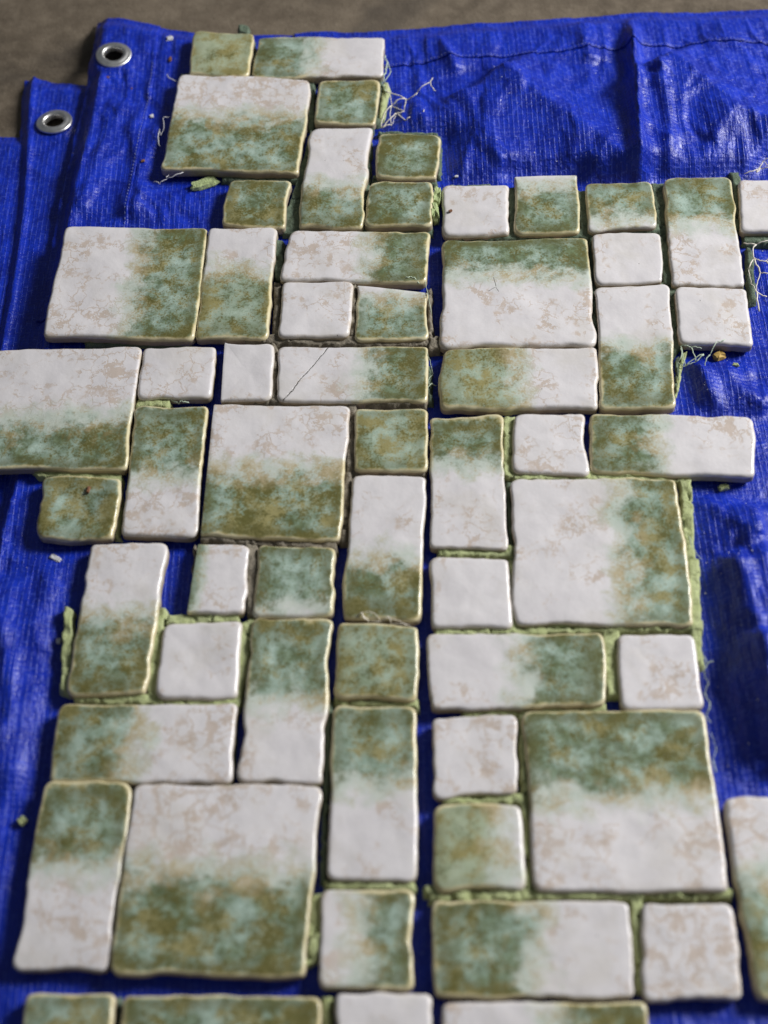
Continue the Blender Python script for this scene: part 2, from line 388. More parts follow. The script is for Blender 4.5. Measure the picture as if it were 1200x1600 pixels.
RIDGES = [  # photo polyline (top to bottom), height, width on each side
 ([(984, 20), (988, 110), (994, 260), (1003, 420), (1006, 560)], .0078, .0065, .0045),
 ([(762, 112), (850, 180), (930, 235), (1000, 300)], .0095, .030, .045),
 ([(1022, 96), (1080, 140), (1150, 195), (1230, 235)], .0095, .034, .040),
 ([(1022, 110), (1035, 190), (1046, 300)], .0055, .012, .009),
 ([(680, 55), (696, 80), (715, 118)], .0035, .006, .010),
 ([(905, 30), (912, 70), (925, 105)], .0030, .010, .008),
 ([(640, 150), (660, 200), (700, 290)], .0040, .018, .016),
 ([(720, 150), (745, 210), (790, 280)], .0040, .020, .018),
 ([(1150, 190), (1100, 250), (1075, 300)], .0030, .012, .015),
 ([(1080, 560), (1105, 620), (1125, 660)], .0050, .012, .010),
 ([(1120, 560), (1150, 610), (1200, 650)], .0040, .014, .012),
 ([(1165, 780), (1185, 850), (1200, 960), (1230, 1080)], .0060, .016, .012),
 ([(1140, 860), (1165, 960), (1190, 1080), (1215, 1200)], .0075, .018, .014),
 ([(1100, 770), (1135, 820), (1190, 850)], .0030, .010, .014),
 ([(1180, 1000), (1200, 1120), (1210, 1230)], .0050, .010, .010),
 ([(250, 190), (228, 300), (205, 350)], .0032, .007, .010),
 ([(200, 150), (160, 240), (125, 345)], .0028, .012, .010),
 ([(-10, 900), (20, 1050), (10, 1250)], .0035, .016, .018),
]
LEFT_A = [at(*q, -0.004) for q in [(150, 28), (143, 120), (128, 200), (97, 330), (58, 520), (10, 745), (-45, 960), (-120, 1250), (-200, 1560), (-270, 1850)]]
TOP_A = [at(*q, -0.010) for q in [(60, 22), (150, 30), (200, 37), (300, 55), (400, 60), (600, 56), (700, 47), (850, 38), (985, 28), (1100, 26), (1200, 22), (1400, 14)]]
HOLE_A = at(178, 87, 0.003); HOLE_B = at(84, 187, -0.006)
RIDGE_PTS_LEFT = LEFT_A
def tile_mask(x, y):
    m = np.zeros(x.shape)
    for q in QUAD.values():
        q = np.array(q); c = q.mean(0)
        ex = (q[1] + q[2] - q[0] - q[3]) / 2; ey = (q[0] + q[1] - q[2] - q[3]) / 2
        hx, hy = np.hypot(*ex) / 2, np.hypot(*ey) / 2; ex /= hx * 2; ey /= hy * 2
        u = np.abs((x - c[0]) * ex[0] + (y - c[1]) * ex[1]) - hx; v = np.abs((x - c[0]) * ey[0] + (y - c[1]) * ey[1]) - hy
        d = np.hypot(np.maximum(u, 0), np.maximum(v, 0))
        m = np.maximum(m, 1 - sstep(0.001, 0.022, d))
    return m
def interp(pts, axis, v):
    p = sorted(pts, key=lambda q: q[axis]); a = [q[axis] for q in p]; b = [q[1 - axis] for q in p]
    return np.interp(v, a, b)
def zA(x, y):
    free = 1 - tile_mask(x, y)
    z = np.zeros(x.shape)
    for px, h, wl, wr in RIDGES: z += ridge(x, y, px, h * 1.9, wl, wr)
    c, s = math.cos(math.radians(4)), math.sin(math.radians(4))
    u, v = x * c - y * s, x * s + y * c
    z += 0.0032 * fnoise(u / 0.030, v / 0.085, 3, 3, 0.5)
    rg = 1 - np.abs(fnoise(u / 0.012 + 2 * fnoise(u / .05, v / .05, 8, 2), v / 0.050, 5, 2)); z += 0.0022 * (rg ** 3)
    z += 0.0007 * fnoise(u / 0.007, v / 0.011, 9, 2)
    dt = interp(TOP_A, 0, x) - y
    z *= free * (0.25 + 0.75 * sstep(0.004, 0.045, dt))
    # left edge turns down, with a crease just inside it
    dl = x - interp(LEFT_A, 1, y)
    z += 0.0034 * np.exp(-(np.abs(dl - 0.0105) / 0.0022) ** 1.2) * (0.6 + 0.5 * fnoise(y / .03, y * 0, 4, 2)) * sstep(0.0, 0.06, 0.93 - y)
    z -= 0.0070 * (1 - sstep(0, 0.010, dl + 0.0012 * fnoise(y / .012, y * 0, 6, 3)))
    dt = interp(TOP_A, 0, x) - y
    z -= 0.0085 * (1 - sstep(0, 0.022, dt)) * (0.9 + 0.12 * fnoise(x / .05, x * 0, 12, 2))
    # flat seat of the eyelet
    r = np.hypot(x - HOLE_A[0], y - HOLE_A[1]); k = sstep(0.024, 0.015, r)
    return z * (1 - k) + 0.002 * k
def grid_sheet(name, xs, ys, z, mat, parent, hole=None):
    nv, nu = xs.shape
    V = np.stack([xs, ys, z], -1).reshape(-1, 3)
    F = []
    cx = (xs[:-1, :-1] + xs[1:, 1:]) / 2; cy = (ys[:-1, :-1] + ys[1:, 1:]) / 2
    keep = np.ones(cx.shape, bool)
    if hole is not None: keep &= np.hypot(cx - hole[0], cy - hole[1]) > hole[2]
    idx = np.argwhere(keep)
    a = idx[:, 0] * nu + idx[:, 1]
    F = np.stack([a, a + nu, a + nu + 1, a + 1], -1)
    return mesh_obj(name, V, F, mat, parent)
XR, YB = 0.395, 0.045
def patch_A(s, t):
    """sheet coordinates -> plan position"""
    yn = 0.925 * (1 - t) + YB * t
    xl = interp(LEFT_A, 1, yn); x = xl * (1 - s) + XR * s
    y = interp(TOP_A, 0, x) * (1 - t) + YB * t
    j = 0.0012 * fnoise(x / 0.02, y / 0.02, 31, 2)
    x = x + j * (1 - sstep(0, .02, s)); y = y + 0.0010 * fnoise(x / 0.017, x * 0, 33, 3) * (1 - sstep(0, .03, t))
    return x, y
tarp = empty('tarp', (0, 0.45, 0)); tarp.location = (0, 0, 0)
tag(tarp, 'blue woven plastic tarp, folded in layers, with metal eyelets, under all the tiles', 'tarp')
nu, nv = 300, 430
S, TT = np.meshgrid(np.linspace(0, 1, nu) ** 1.05, np.linspace(0, 1, nv))
xa, ya = patch_A(S, TT)
sheetA = grid_sheet('sheet', xa, ya, zA(xa, ya), M_TARP, tarp, (*HOLE_A, 0.0088))
sheetA['label'] = 'uppermost layer of the blue tarp, carrying the tiles'
def hem_strip(name, s0, s1, t0, t1, n1, n2, off):
    S, TT = np.meshgrid(np.linspace(s0, s1, n1), np.linspace(t0, t1, n2)); x, y = patch_A(S, TT)
    o = grid_sheet(name, x, y, zA(x, y) + off, M_TARP, sheetA, (*HOLE_A, 0.0088))
    md = o.modifiers.new('thickness', 'SOLIDIFY'); md.thickness = 0.0005; md.offset = 1
    return o
hem_strip('hem', 0.27, 1.0, -0.0008, 0.058, 300, 34, 0.0005)
hem_strip('hem', -0.0008, 0.088, -0.0006, 0.36, 34, 190, 0.0005)
def tube(pts, r, sides=5, taper=False):
    pts = [Vector(p) for p in pts]; V = []; Fc = []
    for i, p in enumerate(pts):
        d = (pts[min(i + 1, len(pts) - 1)] - pts[max(i - 1, 0)]).normalized()
        a = d.cross(Vector((0, 0, 1)));
        if a.length < 1e-4: a = d.cross(Vector((1, 0, 0)))
        a.normalize(); b = d.cross(a)
        rr = r * (1 - 0.6 * i / len(pts)) if taper else r
        for k in range(sides):
            w = 2 * math.pi * k / sides; V.append(p + (a * math.cos(w) + b * math.sin(w)) * rr)
    for i in range(len(pts) - 1):
        for k in range(sides):
            Fc.append((i * sides + k, i * sides + (k + 1) % sides, (i + 1) * sides + (k + 1) % sides, (i + 1) * sides + k))
    Fc.append(tuple(range(sides))[::-1]); Fc.append(tuple((len(pts) - 1) * sides + k for k in range(sides)))
    return V, Fc
def join(parts):
    V = []; Fc = []
    for v, f in parts:
        o = len(V); V += list(v); Fc += [tuple(i + o for i in q) for q in f]
    return V, Fc
def stitches(s, t):
    s = np.asarray(s); t = np.asarray(t); x, y = patch_A(s, t); z = zA(x, y) + 0.0012
    parts = []
    n = len(s)
    for i in range(0, n - 3, 4):
        P_ = [(x[i + k], y[i + k], z[i + k] - (0.0003 if k in (0, 2) else 0)) for k in range(3)]
        parts.append(tube(P_, 0.00026, 4))
    V, Fc = join(parts); return tag(mesh_obj('stitching', V, Fc, M_THREAD, sheetA), kind='stuff')
stitches(np.linspace(0.27, 1, 640), np.full(640, 0.0555))
stitches(np.full(300, 0.084), np.linspace(0.06, 0.36, 300))

def lower_sheet(name, corner_px, left_px, z0, hole, label):
    """a lower fold of the tarp: visible strip at the left of the layer above it"""
    L = [at(*q, z0) for q in left_px]; tp = [at(*q, z0) for q in corner_px]
    ytop = lambda x: np.interp(x, [p[0] for p in tp], [p[1] for p in tp])
    t = np.linspace(0, 1, 260); s = np.linspace(0, 1, 70)
    S, TT = np.meshgrid(s, t); ybot = L[-1][1]
    yn = L[0][1] * (1 - TT) + ybot * TT
    xl = interp(L, 1, yn); x = xl + 0.13 * S
    y = ytop(x) * (1 - TT) + ybot * TT
    x = x + 0.0010 * fnoise(y / .012, x / .012, 40, 2) * (1 - sstep(0, .1, S)); y = y + .0008 * fnoise(x / .012, x * 0, 41, 2) * (1 - sstep(0, .03, TT))
    dl = 0.13 * S
    z = z0 + 0.0012 * fnoise(x / 0.016, y / 0.07, 44, 3) + 0.0007 * (1 - np.abs(fnoise(x / 0.009, y / 0.03, 45, 2))) ** 3
    z += 0.0026 * np.exp(-(np.abs(dl - 0.0095) / 0.0020) ** 1.2) - 0.0045 * (1 - sstep(0, 0.008, dl))
    dt = (ytop(x) - y); z -= 0.004 * (1 - sstep(0, 0.014, dt))
    z = np.minimum(z, z0 + 0.0035)
    if hole is not None:
        r = np.hypot(x - hole[0], y - hole[1]); k = sstep(0.024, 0.015, r); z = z * (1 - k) + (z0 + 0.0005) * k
    z = np.maximum(z, -0.0160)
    o = grid_sheet(name, x, y, z, M_TARP, tarp, (*hole, 0.0088) if hole is not None else None)
    o['label'] = label
    return o
sheetB = lower_sheet('sheet', [(20, 112), (35, 116), (130, 129), (400, 160)], [(35, 116), (28, 220), (20, 330), (0, 470), (-45, 700), (-90, 900)], -0.0095, HOLE_B, 'second tarp layer, lying one step to the left under the uppermost')
sheetC = lower_sheet('sheet', [(-200, 200), (0, 209), (100, 212), (300, 230)], [(-45, 205), (-60, 400), (-90, 700), (-140, 960)], -0.0125, None, 'lowest tarp layer at the left margin')

def eyelet(parent, c, z, tilt):
    prof = [(0.0078, -0.0030), (0.0076, 0.0002), (0.0079, 0.0013), (0.0087, 0.0020), (0.0098, 0.0021), (0.0110, 0.0016), (0.0122, 0.0011), (0.0132, 0.0011), (0.0139, 0.0008), (0.0142, 0.0002), (0.0141, -0.0006)]
    n = 56; V = []; Fc = []
    for i in range(n):
        a = 2 * math.pi * i / n
        for (r, h) in prof:
            rr = r * (1 + 0.012 * math.sin(3 * a + 1)); V.append((rr * math.cos(a), rr * math.sin(a), h))
    m = len(prof)
    for i in range(n):
        for k in range(m - 1): Fc.append((i * m + k, ((i + 1) % n) * m + k, ((i + 1) % n) * m + k + 1, i * m + k + 1))
    o = mesh_obj('eyelet', V, Fc, M_METAL, parent); o.location = (c[0], c[1], z); o.rotation_euler = tilt
    return o
eyelet(sheetA, HOLE_A, 0.0036, (math.radians(3), math.radians(3), 0.3))
eyelet(sheetB, HOLE_B, -0.0082, (math.radians(-2), math.radians(4), 1.1))

# ------------------------------------------------------------------ tiles
def tile_mesh(tid, mat, thick=0.0085):
    q = np.array(QUAD[tid]); side, share, dark, olive, vein, cut = SPEC[tid]
    seed = abs(hash_id(tid)); r = random.Random(seed)
    c = q.mean(0); L = q - c                                     # TL TR BR BL
    ed = {'T': 0, 'R': 1, 'B': 2, 'L': 3}
    cutset = {ed[k] for k in cut}
    # rounded outline, clockwise from TL
    out = []; flag = []
    rads = [0.0011 if ((i in cutset) or ((i - 1) % 4 in cutset)) else r.uniform(0.0030, 0.0062) for i in range(4)]
    for i in range(4):
        p0, p1, p2 = L[i - 1], L[i], L[(i + 1) % 4]
        a = (p0 - p1); la = np.hypot(*a); a /= la; b = (p2 - p1); lb = np.hypot(*b); b /= lb
        iscut = (i in cutset) or ((i - 1) % 4 in cutset)
        rad = rads[i]
        s0 = p1 + a * rad; s1 = p1 + b * rad
        for k in range(7):
            t = k / 6; pt = (1 - t) ** 2 * s0 + 2 * t * (1 - t) * (p1 * 0.96 + (s0 + s1) / 2 * 0.04) + t * t * s1
            out.append(pt); flag.append(1.0 if not iscut else 0.35)
        nxt = L[(i + 1) % 4]; n_e = int(max(14, np.hypot(*(nxt - p1)) / 0.0021))
        nc = (i in cutset) or ((i + 1) % 4 in cutset)
        e0 = s1; e1 = nxt - b * rads[(i + 1) % 4]
        for k in range(1, n_e):
            out.append(e0 + (e1 - e0) * k / n_e); flag.append(0.22 if i in cutset else 1.0)
    O = np.array(out); fl = np.array(flag); n = len(O)
    for _ in range(2): fl = (np.roll(fl, 1) + fl + np.roll(fl, -1)) / 3
    tan = np.roll(O, -1, 0) - np.roll(O, 1, 0); tan /= np.hypot(tan[:, 0], tan[:, 1])[:, None]
    nor = np.stack([tan[:, 1], -tan[:, 0]], -1)                   # points inwards for a clockwise outline
    if ((c * 0 - O) * nor).sum() < 0: nor = -nor
    for _ in range(3): nor = (np.roll(nor, 1, 0) + nor * 2 + np.roll(nor, -1, 0)); nor /= np.hypot(nor[:, 0], nor[:, 1])[:, None]
    wob = r.uniform(0.0005, 0.0013) * fnoise(O[:, 0] / 0.010 + seed % 97, O[:, 1] / 0.010 + seed % 53, seed % 1000, 2) + 0.00010 * fnoise(O[:, 0] / 0.0025, O[:, 1] / 0.0025, seed % 991, 2)
    wob += r.uniform(0.0006, 0.0014) * fnoise(O[:, 0] / 0.024 + 5, O[:, 1] / 0.024 + seed % 31, seed % 701, 1)
    O = O + nor * (wob * np.clip(fl * 1.3 - 0.3, 0.12, 1))[:, None]
    R = r.uniform(0.0018, 0.0030)
    ax_ = (L[1] + L[2] - L[0] - L[3]) / 2; hx_ = np.hypot(*ax_) / 2; ax_ = ax_ / (2 * hx_)
    ay_ = (L[0] + L[1] - L[2] - L[3]) / 2; hy_ = np.hypot(*ay_) / 2; ay_ = ay_ / (2 * hy_)
    def inset(d):
        d = np.asarray(d) * np.ones(n); pu = (O @ ax_) / hx_; pv = (O @ ay_) / hy_
        return O - (pu * d)[:, None] * ax_ - (pv * d)[:, None] * ay_
    rings = [(0.0009, 0.0, -6.0), (0.0, 0.0016, -4.5), (0.0001, thick - R * 1.25, -1.3)]
    for k in range(1, 8):
        a = math.pi / 2 * k / 7
        rings.append((R * (1 - math.cos(a)), thick - R + R * math.sin(a), R * 1000 * (1 - math.cos(a)) * 1.15 - 0.35))
    V = []; rim = []; base = None
    half = min(np.hypot(*(L[1] - L[0])), np.hypot(*(L[3] - L[0]))) / 2
    for (ins, z, e) in rings:
        ii = ins * fl
        V.append(np.column_stack([inset(ii), np.full(n, z)])); rim.append(np.full(n, e) if e < 0 else e + (1 - fl) * 2.0 * 0)
    inner = inset(R * fl)
    nr = 10 if half < 0.03 else 18
    for k in range(1, nr):
        f = 1 - k / nr
        V.append(np.column_stack([inner * f, np.full(n, thick)])); rim.append(np.full(n, R * 1000 * 0.8 + (half * 1000 - R * 1000) * (1 - f)))
    V = np.concatenate(V); rim = np.concatenate([np.broadcast_to(x, (n,)) for x in rim])
    V = np.vstack([V, [[0, 0, thick]]]); rim = np.append(rim, half * 1000)
    # uneven hand pressed face: slight hollow or dome, soft dents
    dm = r.uniform(-0.0006, 0.0005)
    if tid == 'T22': dm = -0.0019
    topk = np.clip((V[:, 2] - (thick - R)) / R, 0, 1)
    inn = sstep(0, half * 1000, np.clip(rim, 0, None))
    V[:, 2] += topk * (dm * inn + 0.00050 * fnoise(V[:, 0] / 0.019 + seed % 71, V[:, 1] / 0.017, seed % 601, 2) + 0.00010 * fnoise(V[:, 0] / 0.006, V[:, 1] / 0.006 + seed % 71, seed % 503, 2))
    Fc = []
    nring = (len(V) - 1) // n
    for k in range(nring - 1):
        for i in range(n): Fc.append((k * n + i, (k + 1) * n + i, (k + 1) * n + (i + 1) % n, k * n + (i + 1) % n))
    for i in range(n): Fc.append(((nring - 1) * n + i, len(V) - 1, (nring - 1) * n + (i + 1) % n))
    Fc.append(tuple(range(n)))
    # position across the glaze gradient, in tile widths
    ex = (L[1] + L[2] - L[0] - L[3]) / 2; ey = (L[3] + L[2] - L[0] - L[1]) / 2
    lx, ly = np.hypot(*ex), np.hypot(*ey); ux, uy = ex / lx, ey / ly
    u = (V[:, 0] * ux[0] + V[:, 1] * ux[1]) / lx + 0.5; v = (V[:, 0] * uy[0] + V[:, 1] * uy[1]) / ly + 0.5
    if side == 'F': g = np.full(len(V), 0.75)
    elif side == 'W': g = np.full(len(V), -1.2)
    else:
        w, l = {'L': (u, lx), 'R': (1 - u, lx), 'T': (v, ly), 'B': (1 - v, ly)}[side]
        g = (share - w) * l / 0.048
    if tid == 'T24': g = np.maximum(g, 0.35 - u * 2.2)
    return V, Fc, c, g, rim, (dark, olive, vein), seed
def hash_id(s):
    h = 17
    for ch in s: h = (h * 131 + ord(ch) * 7) % 99991
    return h
LBL_SIZE = {'s': 'small square tile', 'h': 'oblong tile laid crosswise', 'v': 'oblong tile laid lengthwise', 'b': 'large square tile', 'c': 'cut small tile'}
CLS = {'T1':'s', 'T2':'h', 'T3':'b', 'T4':'s', 'T5':'v', 'T6':'s', 'T7':'s', 'T8':'s', 'T9':'b', 'T10':'v', 'T11':'h', 'T12':'s', 'T13':'c', 'T14':'b', 'T15':'s', 'T16':'c', 'T17':'h', 'T18':'b', 'T19':'s', 'T20':'v', 'T21':'v', 'T22':'s', 'T23':'v', 'T24':'c', 'T25':'s', 'T26':'s', 'T27':'v', 'T28':'s', 'T29':'h', 'T30':'v', 'T31':'b', 'T32':'v', 'T33':'s', 'T34':'s', 'T35':'h', 'T36':'s', 'T37':'h', 'R1':'s', 'R2':'s', 'R3':'s', 'R4':'v', 'R5':'s', 'R6':'b', 'R7':'s', 'R8':'v', 'R9':'s', 'R10':'h', 'R11':'v', 'R12':'s', 'R13':'h', 'R14':'b', 'R15':'s', 'R16':'h', 'R17':'s', 'R18':'s', 'R19':'b', 'R20':'s', 'R21':'h', 'R22':'s', 'R23':'v'}
def tile_label(tid):
    side, share, dark, olive, vein, cut = SPEC[tid]; s = LBL_SIZE[CLS[tid]]
    tone = 'pale green' if dark < 0.45 else ('dark green' if dark > 0.8 else 'mottled green')
    w = {'T': 'far', 'B': 'near', 'L': 'left', 'R': 'right'}
    if side == 'W': return s + ', ' + ('white with brown crackle' if vein > 0.4 else 'plain white')
    if side == 'F' or share > 0.75: return s + ', ' + tone + ' all over'
    return s + ', white with ' + tone + ' ' + w[side] + ' end'
made = {}
def make_tile(tid, parent, mat=None):
    V, Fc, c, g, rim, par, seed = tile_mesh(tid, mat)
    r = random.Random(seed + 5)
    o = mesh_obj('tile', V, Fc, mat or M_GLAZE, parent)
    me = o.data; n = len(me.vertices)
    a = me.attributes.new('glaze_pos', 'FLOAT_VECTOR', 'POINT'); P_ = np.column_stack([V[:, 0] / 0.048, V[:, 1] / 0.048, np.full(n, (seed % 977) * 0.37) + V[:, 2] / 0.048]); a.data.foreach_set('vector', P_.astype(np.float32).ravel())
    a = me.attributes.new('green', 'FLOAT', 'POINT'); a.data.foreach_set('value', g.astype(np.float32))
    a = me.attributes.new('rim', 'FLOAT', 'POINT'); a.data.foreach_set('value', rim.astype(np.float32))
    a = me.attributes.new('glaze_par', 'FLOAT_VECTOR', 'POINT'); a.data.foreach_set('vector', np.tile(np.array(par, np.float32), n))
    pl = parent.location if parent else Vector((0, 0, 0))
    o.location = (c[0] - pl.x, c[1] - pl.y, ZT - 0.0085 + r.uniform(-0.0006, 0.0006) - pl.z)
    o.rotation_euler = (math.radians(r.uniform(-0.7, 0.7)), math.radians(r.uniform(-0.7, 0.7)), 0)
    made[tid] = o
    return o

def slab(px, h, mat_seed, z0=0.0004):
    """a crumbly ridge of adhesive filling a gap: four photo points at half height -> grid with ragged edges"""
    q = [np.array(at(*p, 0.005)) for p in px]
    l1 = max(np.hypot(*(q[1] - q[0])), np.hypot(*(q[2] - q[3]))); l2 = max(np.hypot(*(q[3] - q[0])), np.hypot(*(q[2] - q[1])))
    cq = sum(q) / 4
    if l1 < l2: ax_ = (q[1] + q[2] - q[0] - q[3]); ws = l1
    else: ax_ = (q[3] + q[2] - q[0] - q[1]); ws = l2
    ax_ = ax_ / np.hypot(*ax_); grow = min(0.45, 0.0022 / ws) if min(l1, l2) < 0.010 and h > 0.005 else 0.0
    q = [p + ax_ * np.dot(p - cq, ax_) * grow * 2 * 0.5 for p in q]
    nu_, nv_ = max(4, int(l1 / 0.0011)), max(4, int(l2 / 0.0011))
    S, TT = np.meshgrid(np.linspace(0, 1, nu_ + 1), np.linspace(0, 1, nv_ + 1))
    B = lambda k: ((q[0][k] * (1 - S) + q[1][k] * S) * (1 - TT) + (q[3][k] * (1 - S) + q[2][k] * S) * TT)
    x, y = B(0), B(1)
    x = x + 0.0013 * fnoise(x / .004, y / .004, mat_seed, 3); y = y + 0.0013 * fnoise(x / .004, y / .004, mat_seed + 3, 3)
    e = np.minimum(np.minimum(S, 1 - S) * l1, np.minimum(TT, 1 - TT) * l2)
    z = z0 + h * (0.84 + 0.20 * fnoise(x / .007, y / .007, mat_seed + 7, 3)) * (0.25 + 0.75 * sstep(0, 0.0012, e))
    crack = np.abs(fnoise(x / .016, y / .016, mat_seed + 11, 2)); z -= h * 0.35 * (1 - sstep(0.0, 0.035, crack))
    z = np.where(e <= 1e-9, z0 - 0.0003, z)
    W = nu_ + 1
    Fc = [(j * W + i, (j + 1) * W + i, (j + 1) * W + i + 1, j * W + i + 1) for j in range(nv_) for i in range(nu_)]
    return np.stack([x, y, z], -1).reshape(-1, 3), Fc
def make_sheet(name, label, ids, beds, group='tile sheets on the tarp', mats=None):
    c = np.mean([np.mean(QUAD[t], 0) for t in ids], 0)
    root = empty(name, (c[0], c[1], 0)); tag(root, label, 'tile sheet', group)
    for t in ids:
        o = make_tile(t, root, (mats or {}).get(t)); o['label'] = tile_label(t)
    sd = 100
    for (m, h, px) in beds:
        sd += 29; V, Fc = slab(px, h, sd + len(label)); V = np.array(V) - np.array([c[0], c[1], 0])
        mesh_obj('adhesive', V, Fc, m, root)
    return root
G, D, Y = M_GREEN, M_DARK, M_GREY
def bar(x0, y0, x1, y1, w):
    """photo quad of a joint of pixel width w between two points"""
    L = math.hypot(x1 - x0, y1 - y0); nx, ny = -(y1 - y0) / L * w / 2, (x1 - x0) / L * w / 2
    return [(x0 - nx, y0 - ny), (x1 - nx, y1 - ny), (x1 + nx, y1 + ny), (x0 + nx, y0 + ny)]

# cracks in tile coordinates (tile widths from the tile's centre)
def tl(tid, px, py):
    w = at(px, py, ZT); c = np.mean(QUAD[tid], 0); return ((w[0] - c[0]) / 0.048, (w[1] - c[1]) / 0.048)
M_CRACK = glaze('glazed_stoneware_split', [(*tl('T17', 517, 538), *tl('T17', 441, 626), 0.011)])
M_STAR = glaze('glazed_stoneware_star_crack', [(*tl('R6', 771, 432), *tl('R6', 775, 448), 0.006), (*tl('R6', 775, 448), *tl('R6', 761, 455), 0.005), (*tl('R6', 774, 447), *tl('R6', 780, 456), 0.005)])

sh_ul = make_sheet('tile_sheet', 'upper left tile sheet whose far tiles reach the tarp edge beside the eyelets',
 ['T1', 'T2', 'T3', 'T4', 'T5', 'T6', 'T7', 'T8', 'T9', 'T10', 'T11'],
 [(D, .0052, [(470, 262), (487, 196), (470, 360), (436, 362)]), (D, .0050, bar(486, 120, 486, 200, 14)), (D, .0060, bar(505, 121, 598, 121, 12)),
  (D, .0062, [(586, 122), (598, 126), (594, 192), (582, 196)]), (G, .0076, [(597, 128), (606, 130), (602, 184), (594, 188)]), (D, .0050, bar(440, 359, 678, 359, 14)), (D, .0046, bar(345, 276, 470, 277, 12)),
  (D, .0062, bar(495, 196, 585, 197, 10)), (D, .0046, bar(590, 206, 684, 208, 7)), (D, .0060, bar(687, 212, 685, 276, 6)), (D, .0060, bar(580, 280, 684, 281, 12)),
  (D, .0052, bar(576, 215, 566, 350, 14)), (D, .0060, [(432, 374), (446, 374), (438, 438), (426, 432)]), (D, .0046, bar(130, 531, 300, 533, 14)),
  (Y, .0053, bar(320, 356, 304, 528, 10)), (D, .0045, bar(280, 116, 400, 118, 8)), (D, .0055, bar(396, 60, 391, 118, 8)), (D, .0062, bar(372, 44, 388, 46, 12))])
sh_c = make_sheet('tile_sheet', 'tile sheet in the centre with grey joints, holding the cracked oblong tile',
 ['T12', 'T13', 'T16', 'T17', 'T18', 'T19', 'T20', 'T24', 'T25'],
 [(Y, .0083, bar(436, 444, 430, 528, 12)), (Y, .0092, bar(553, 442, 550, 530, 12)), (Y, .0083, bar(380, 533, 690, 536, 14)), (Y, .0085, bar(430, 535, 427, 628, 12)),
  (Y, .0085, bar(345, 628, 668, 630, 10)), (Y, .0083, bar(552, 632, 546, 746, 14)), (Y, .0077, bar(545, 740, 536, 850, 12)), (Y, .0083, bar(550, 738, 666, 740, 10)),
  (Y, .0087, bar(312, 842, 528, 852, 16)), (Y, .0087, [(388, 850), (408, 856), (396, 965), (383, 962)]), (Y, .0088, [(668, 528), (692, 530), (690, 548), (668, 552)]),
  (Y, .0083, bar(670, 450, 672, 530, 8)), (D, .0065, bar(670, 570, 672, 630, 8)), (Y, .0071, [(540, 440), (560, 440), (560, 450), (540, 450)]), (Y, .0071, bar(308, 850, 295, 955, 6)),
  (Y, .0065, bar(545, 965, 640, 970, 8))], mats={'T17': M_CRACK})
sh_l = make_sheet('tile_sheet', 'tile sheet at the left margin with a hollowed green tile at its near end',
 ['T14', 'T15', 'T21', 'T22'],
 [(G, .0067, [(46, 738), (190, 736), (188, 748), (60, 750)]), (G, .0062, bar(190, 745, 178, 840, 8)), (G, .0088, [(214, 626), (268, 628), (266, 640), (212, 640)]), (Y, .0053, bar(222, 545, 200, 730, 8)),
  (D, .0050, [(205, 640), (215, 640), (195, 740), (188, 735)])])
sh_ll = make_sheet('tile_sheet', 'lower left tile sheet with light green joints and a tuft of adhesive',
 ['T23', 'T26', 'T27', 'T28', 'T29', 'T30', 'T31', 'T32', 'T33'],
 [(G, .0080, [(106, 948), (120, 952), (106, 1086), (88, 1082)]), (G, .0075, [(246, 946), (264, 952), (242, 1092), (226, 1090)]), (G, .0080, [(262, 962), (372, 952), (376, 976), (258, 980)]),
  (G, .0078, bar(112, 1093, 372, 1097, 16)), (G, .0073, [(374, 972), (398, 968), (376, 1110), (360, 1110)]), (D, .0050, bar(366, 1100, 360, 1222, 12)), (G, .0067, bar(520, 1094, 655, 1100, 14)),
  (D, .0050, bar(515, 1090, 504, 1380, 12)), (G, .0080, bar(506, 1383, 650, 1385, 16)), (G, .0069, [(484, 1398), (506, 1392), (502, 1470), (482, 1470)]), (G, .0088, [(484, 1462), (498, 1458), (496, 1504), (478, 1514)]),
  (G, .0061, bar(205, 1224, 170, 1516, 8)), (G, .0067, bar(80, 1222, 500, 1226, 8))])
sh_b = make_sheet('tile_sheet', 'tile sheet cut off at the bottom left, two green tiles and a white one',
 ['T34', 'T35', 'T36'], [(G, .0069, bar(512, 1556, 508, 1712, 14)), (D, .0045, bar(186, 1555, 174, 1712, 10))])
sh_ur = make_sheet('tile_sheet', 'upper right tile sheet with dark green joints and torn net at its right',
 ['R1', 'R2', 'R3', 'R4', 'R5', 'R6', 'R7', 'R8', 'R9', 'R10'],
 [(D, .0058, bar(800, 292, 802, 366, 12)), (D, .0066, [(903, 296), (920, 298), (924, 372), (908, 372)]), (D, .0062, bar(705, 369, 925, 365, 14)), (D, .0056, [(1020, 284), (1040, 286), (1056, 446), (1036, 446)]),
  (D, .0062, bar(922, 362, 1032, 358, 12)), (D, .0056, bar(922, 370, 933, 540, 12)), (D, .0056, [(1040, 446), (1060, 446), (1066, 540), (1050, 560)]), (D, .0050, [(1056, 556), (1062, 554), (1060, 606), (1056, 624)]), (G, .0052, [(1061, 556), (1068, 553), (1064, 604), (1058, 618)]),
  (D, .0056, [(1160, 362), (1215, 364), (1215, 380), (1160, 378)]), (D, .0060, [(1164, 384), (1174, 388), (1184, 470), (1172, 476)]), (D, .0064, [(1140, 268), (1156, 270), (1160, 300), (1148, 300)]),
  (D, .0050, bar(932, 446, 1040, 443, 6)), (D, .0050, bar(1052, 446, 1165, 448, 6)), (Y, .0059, bar(690, 543, 930, 540, 8)), (D, .0046, bar(702, 289, 770, 288, 6)), (D, .0060, [(1146, 290), (1156, 290), (1158, 360), (1150, 360)])], mats={'R6': M_STAR})
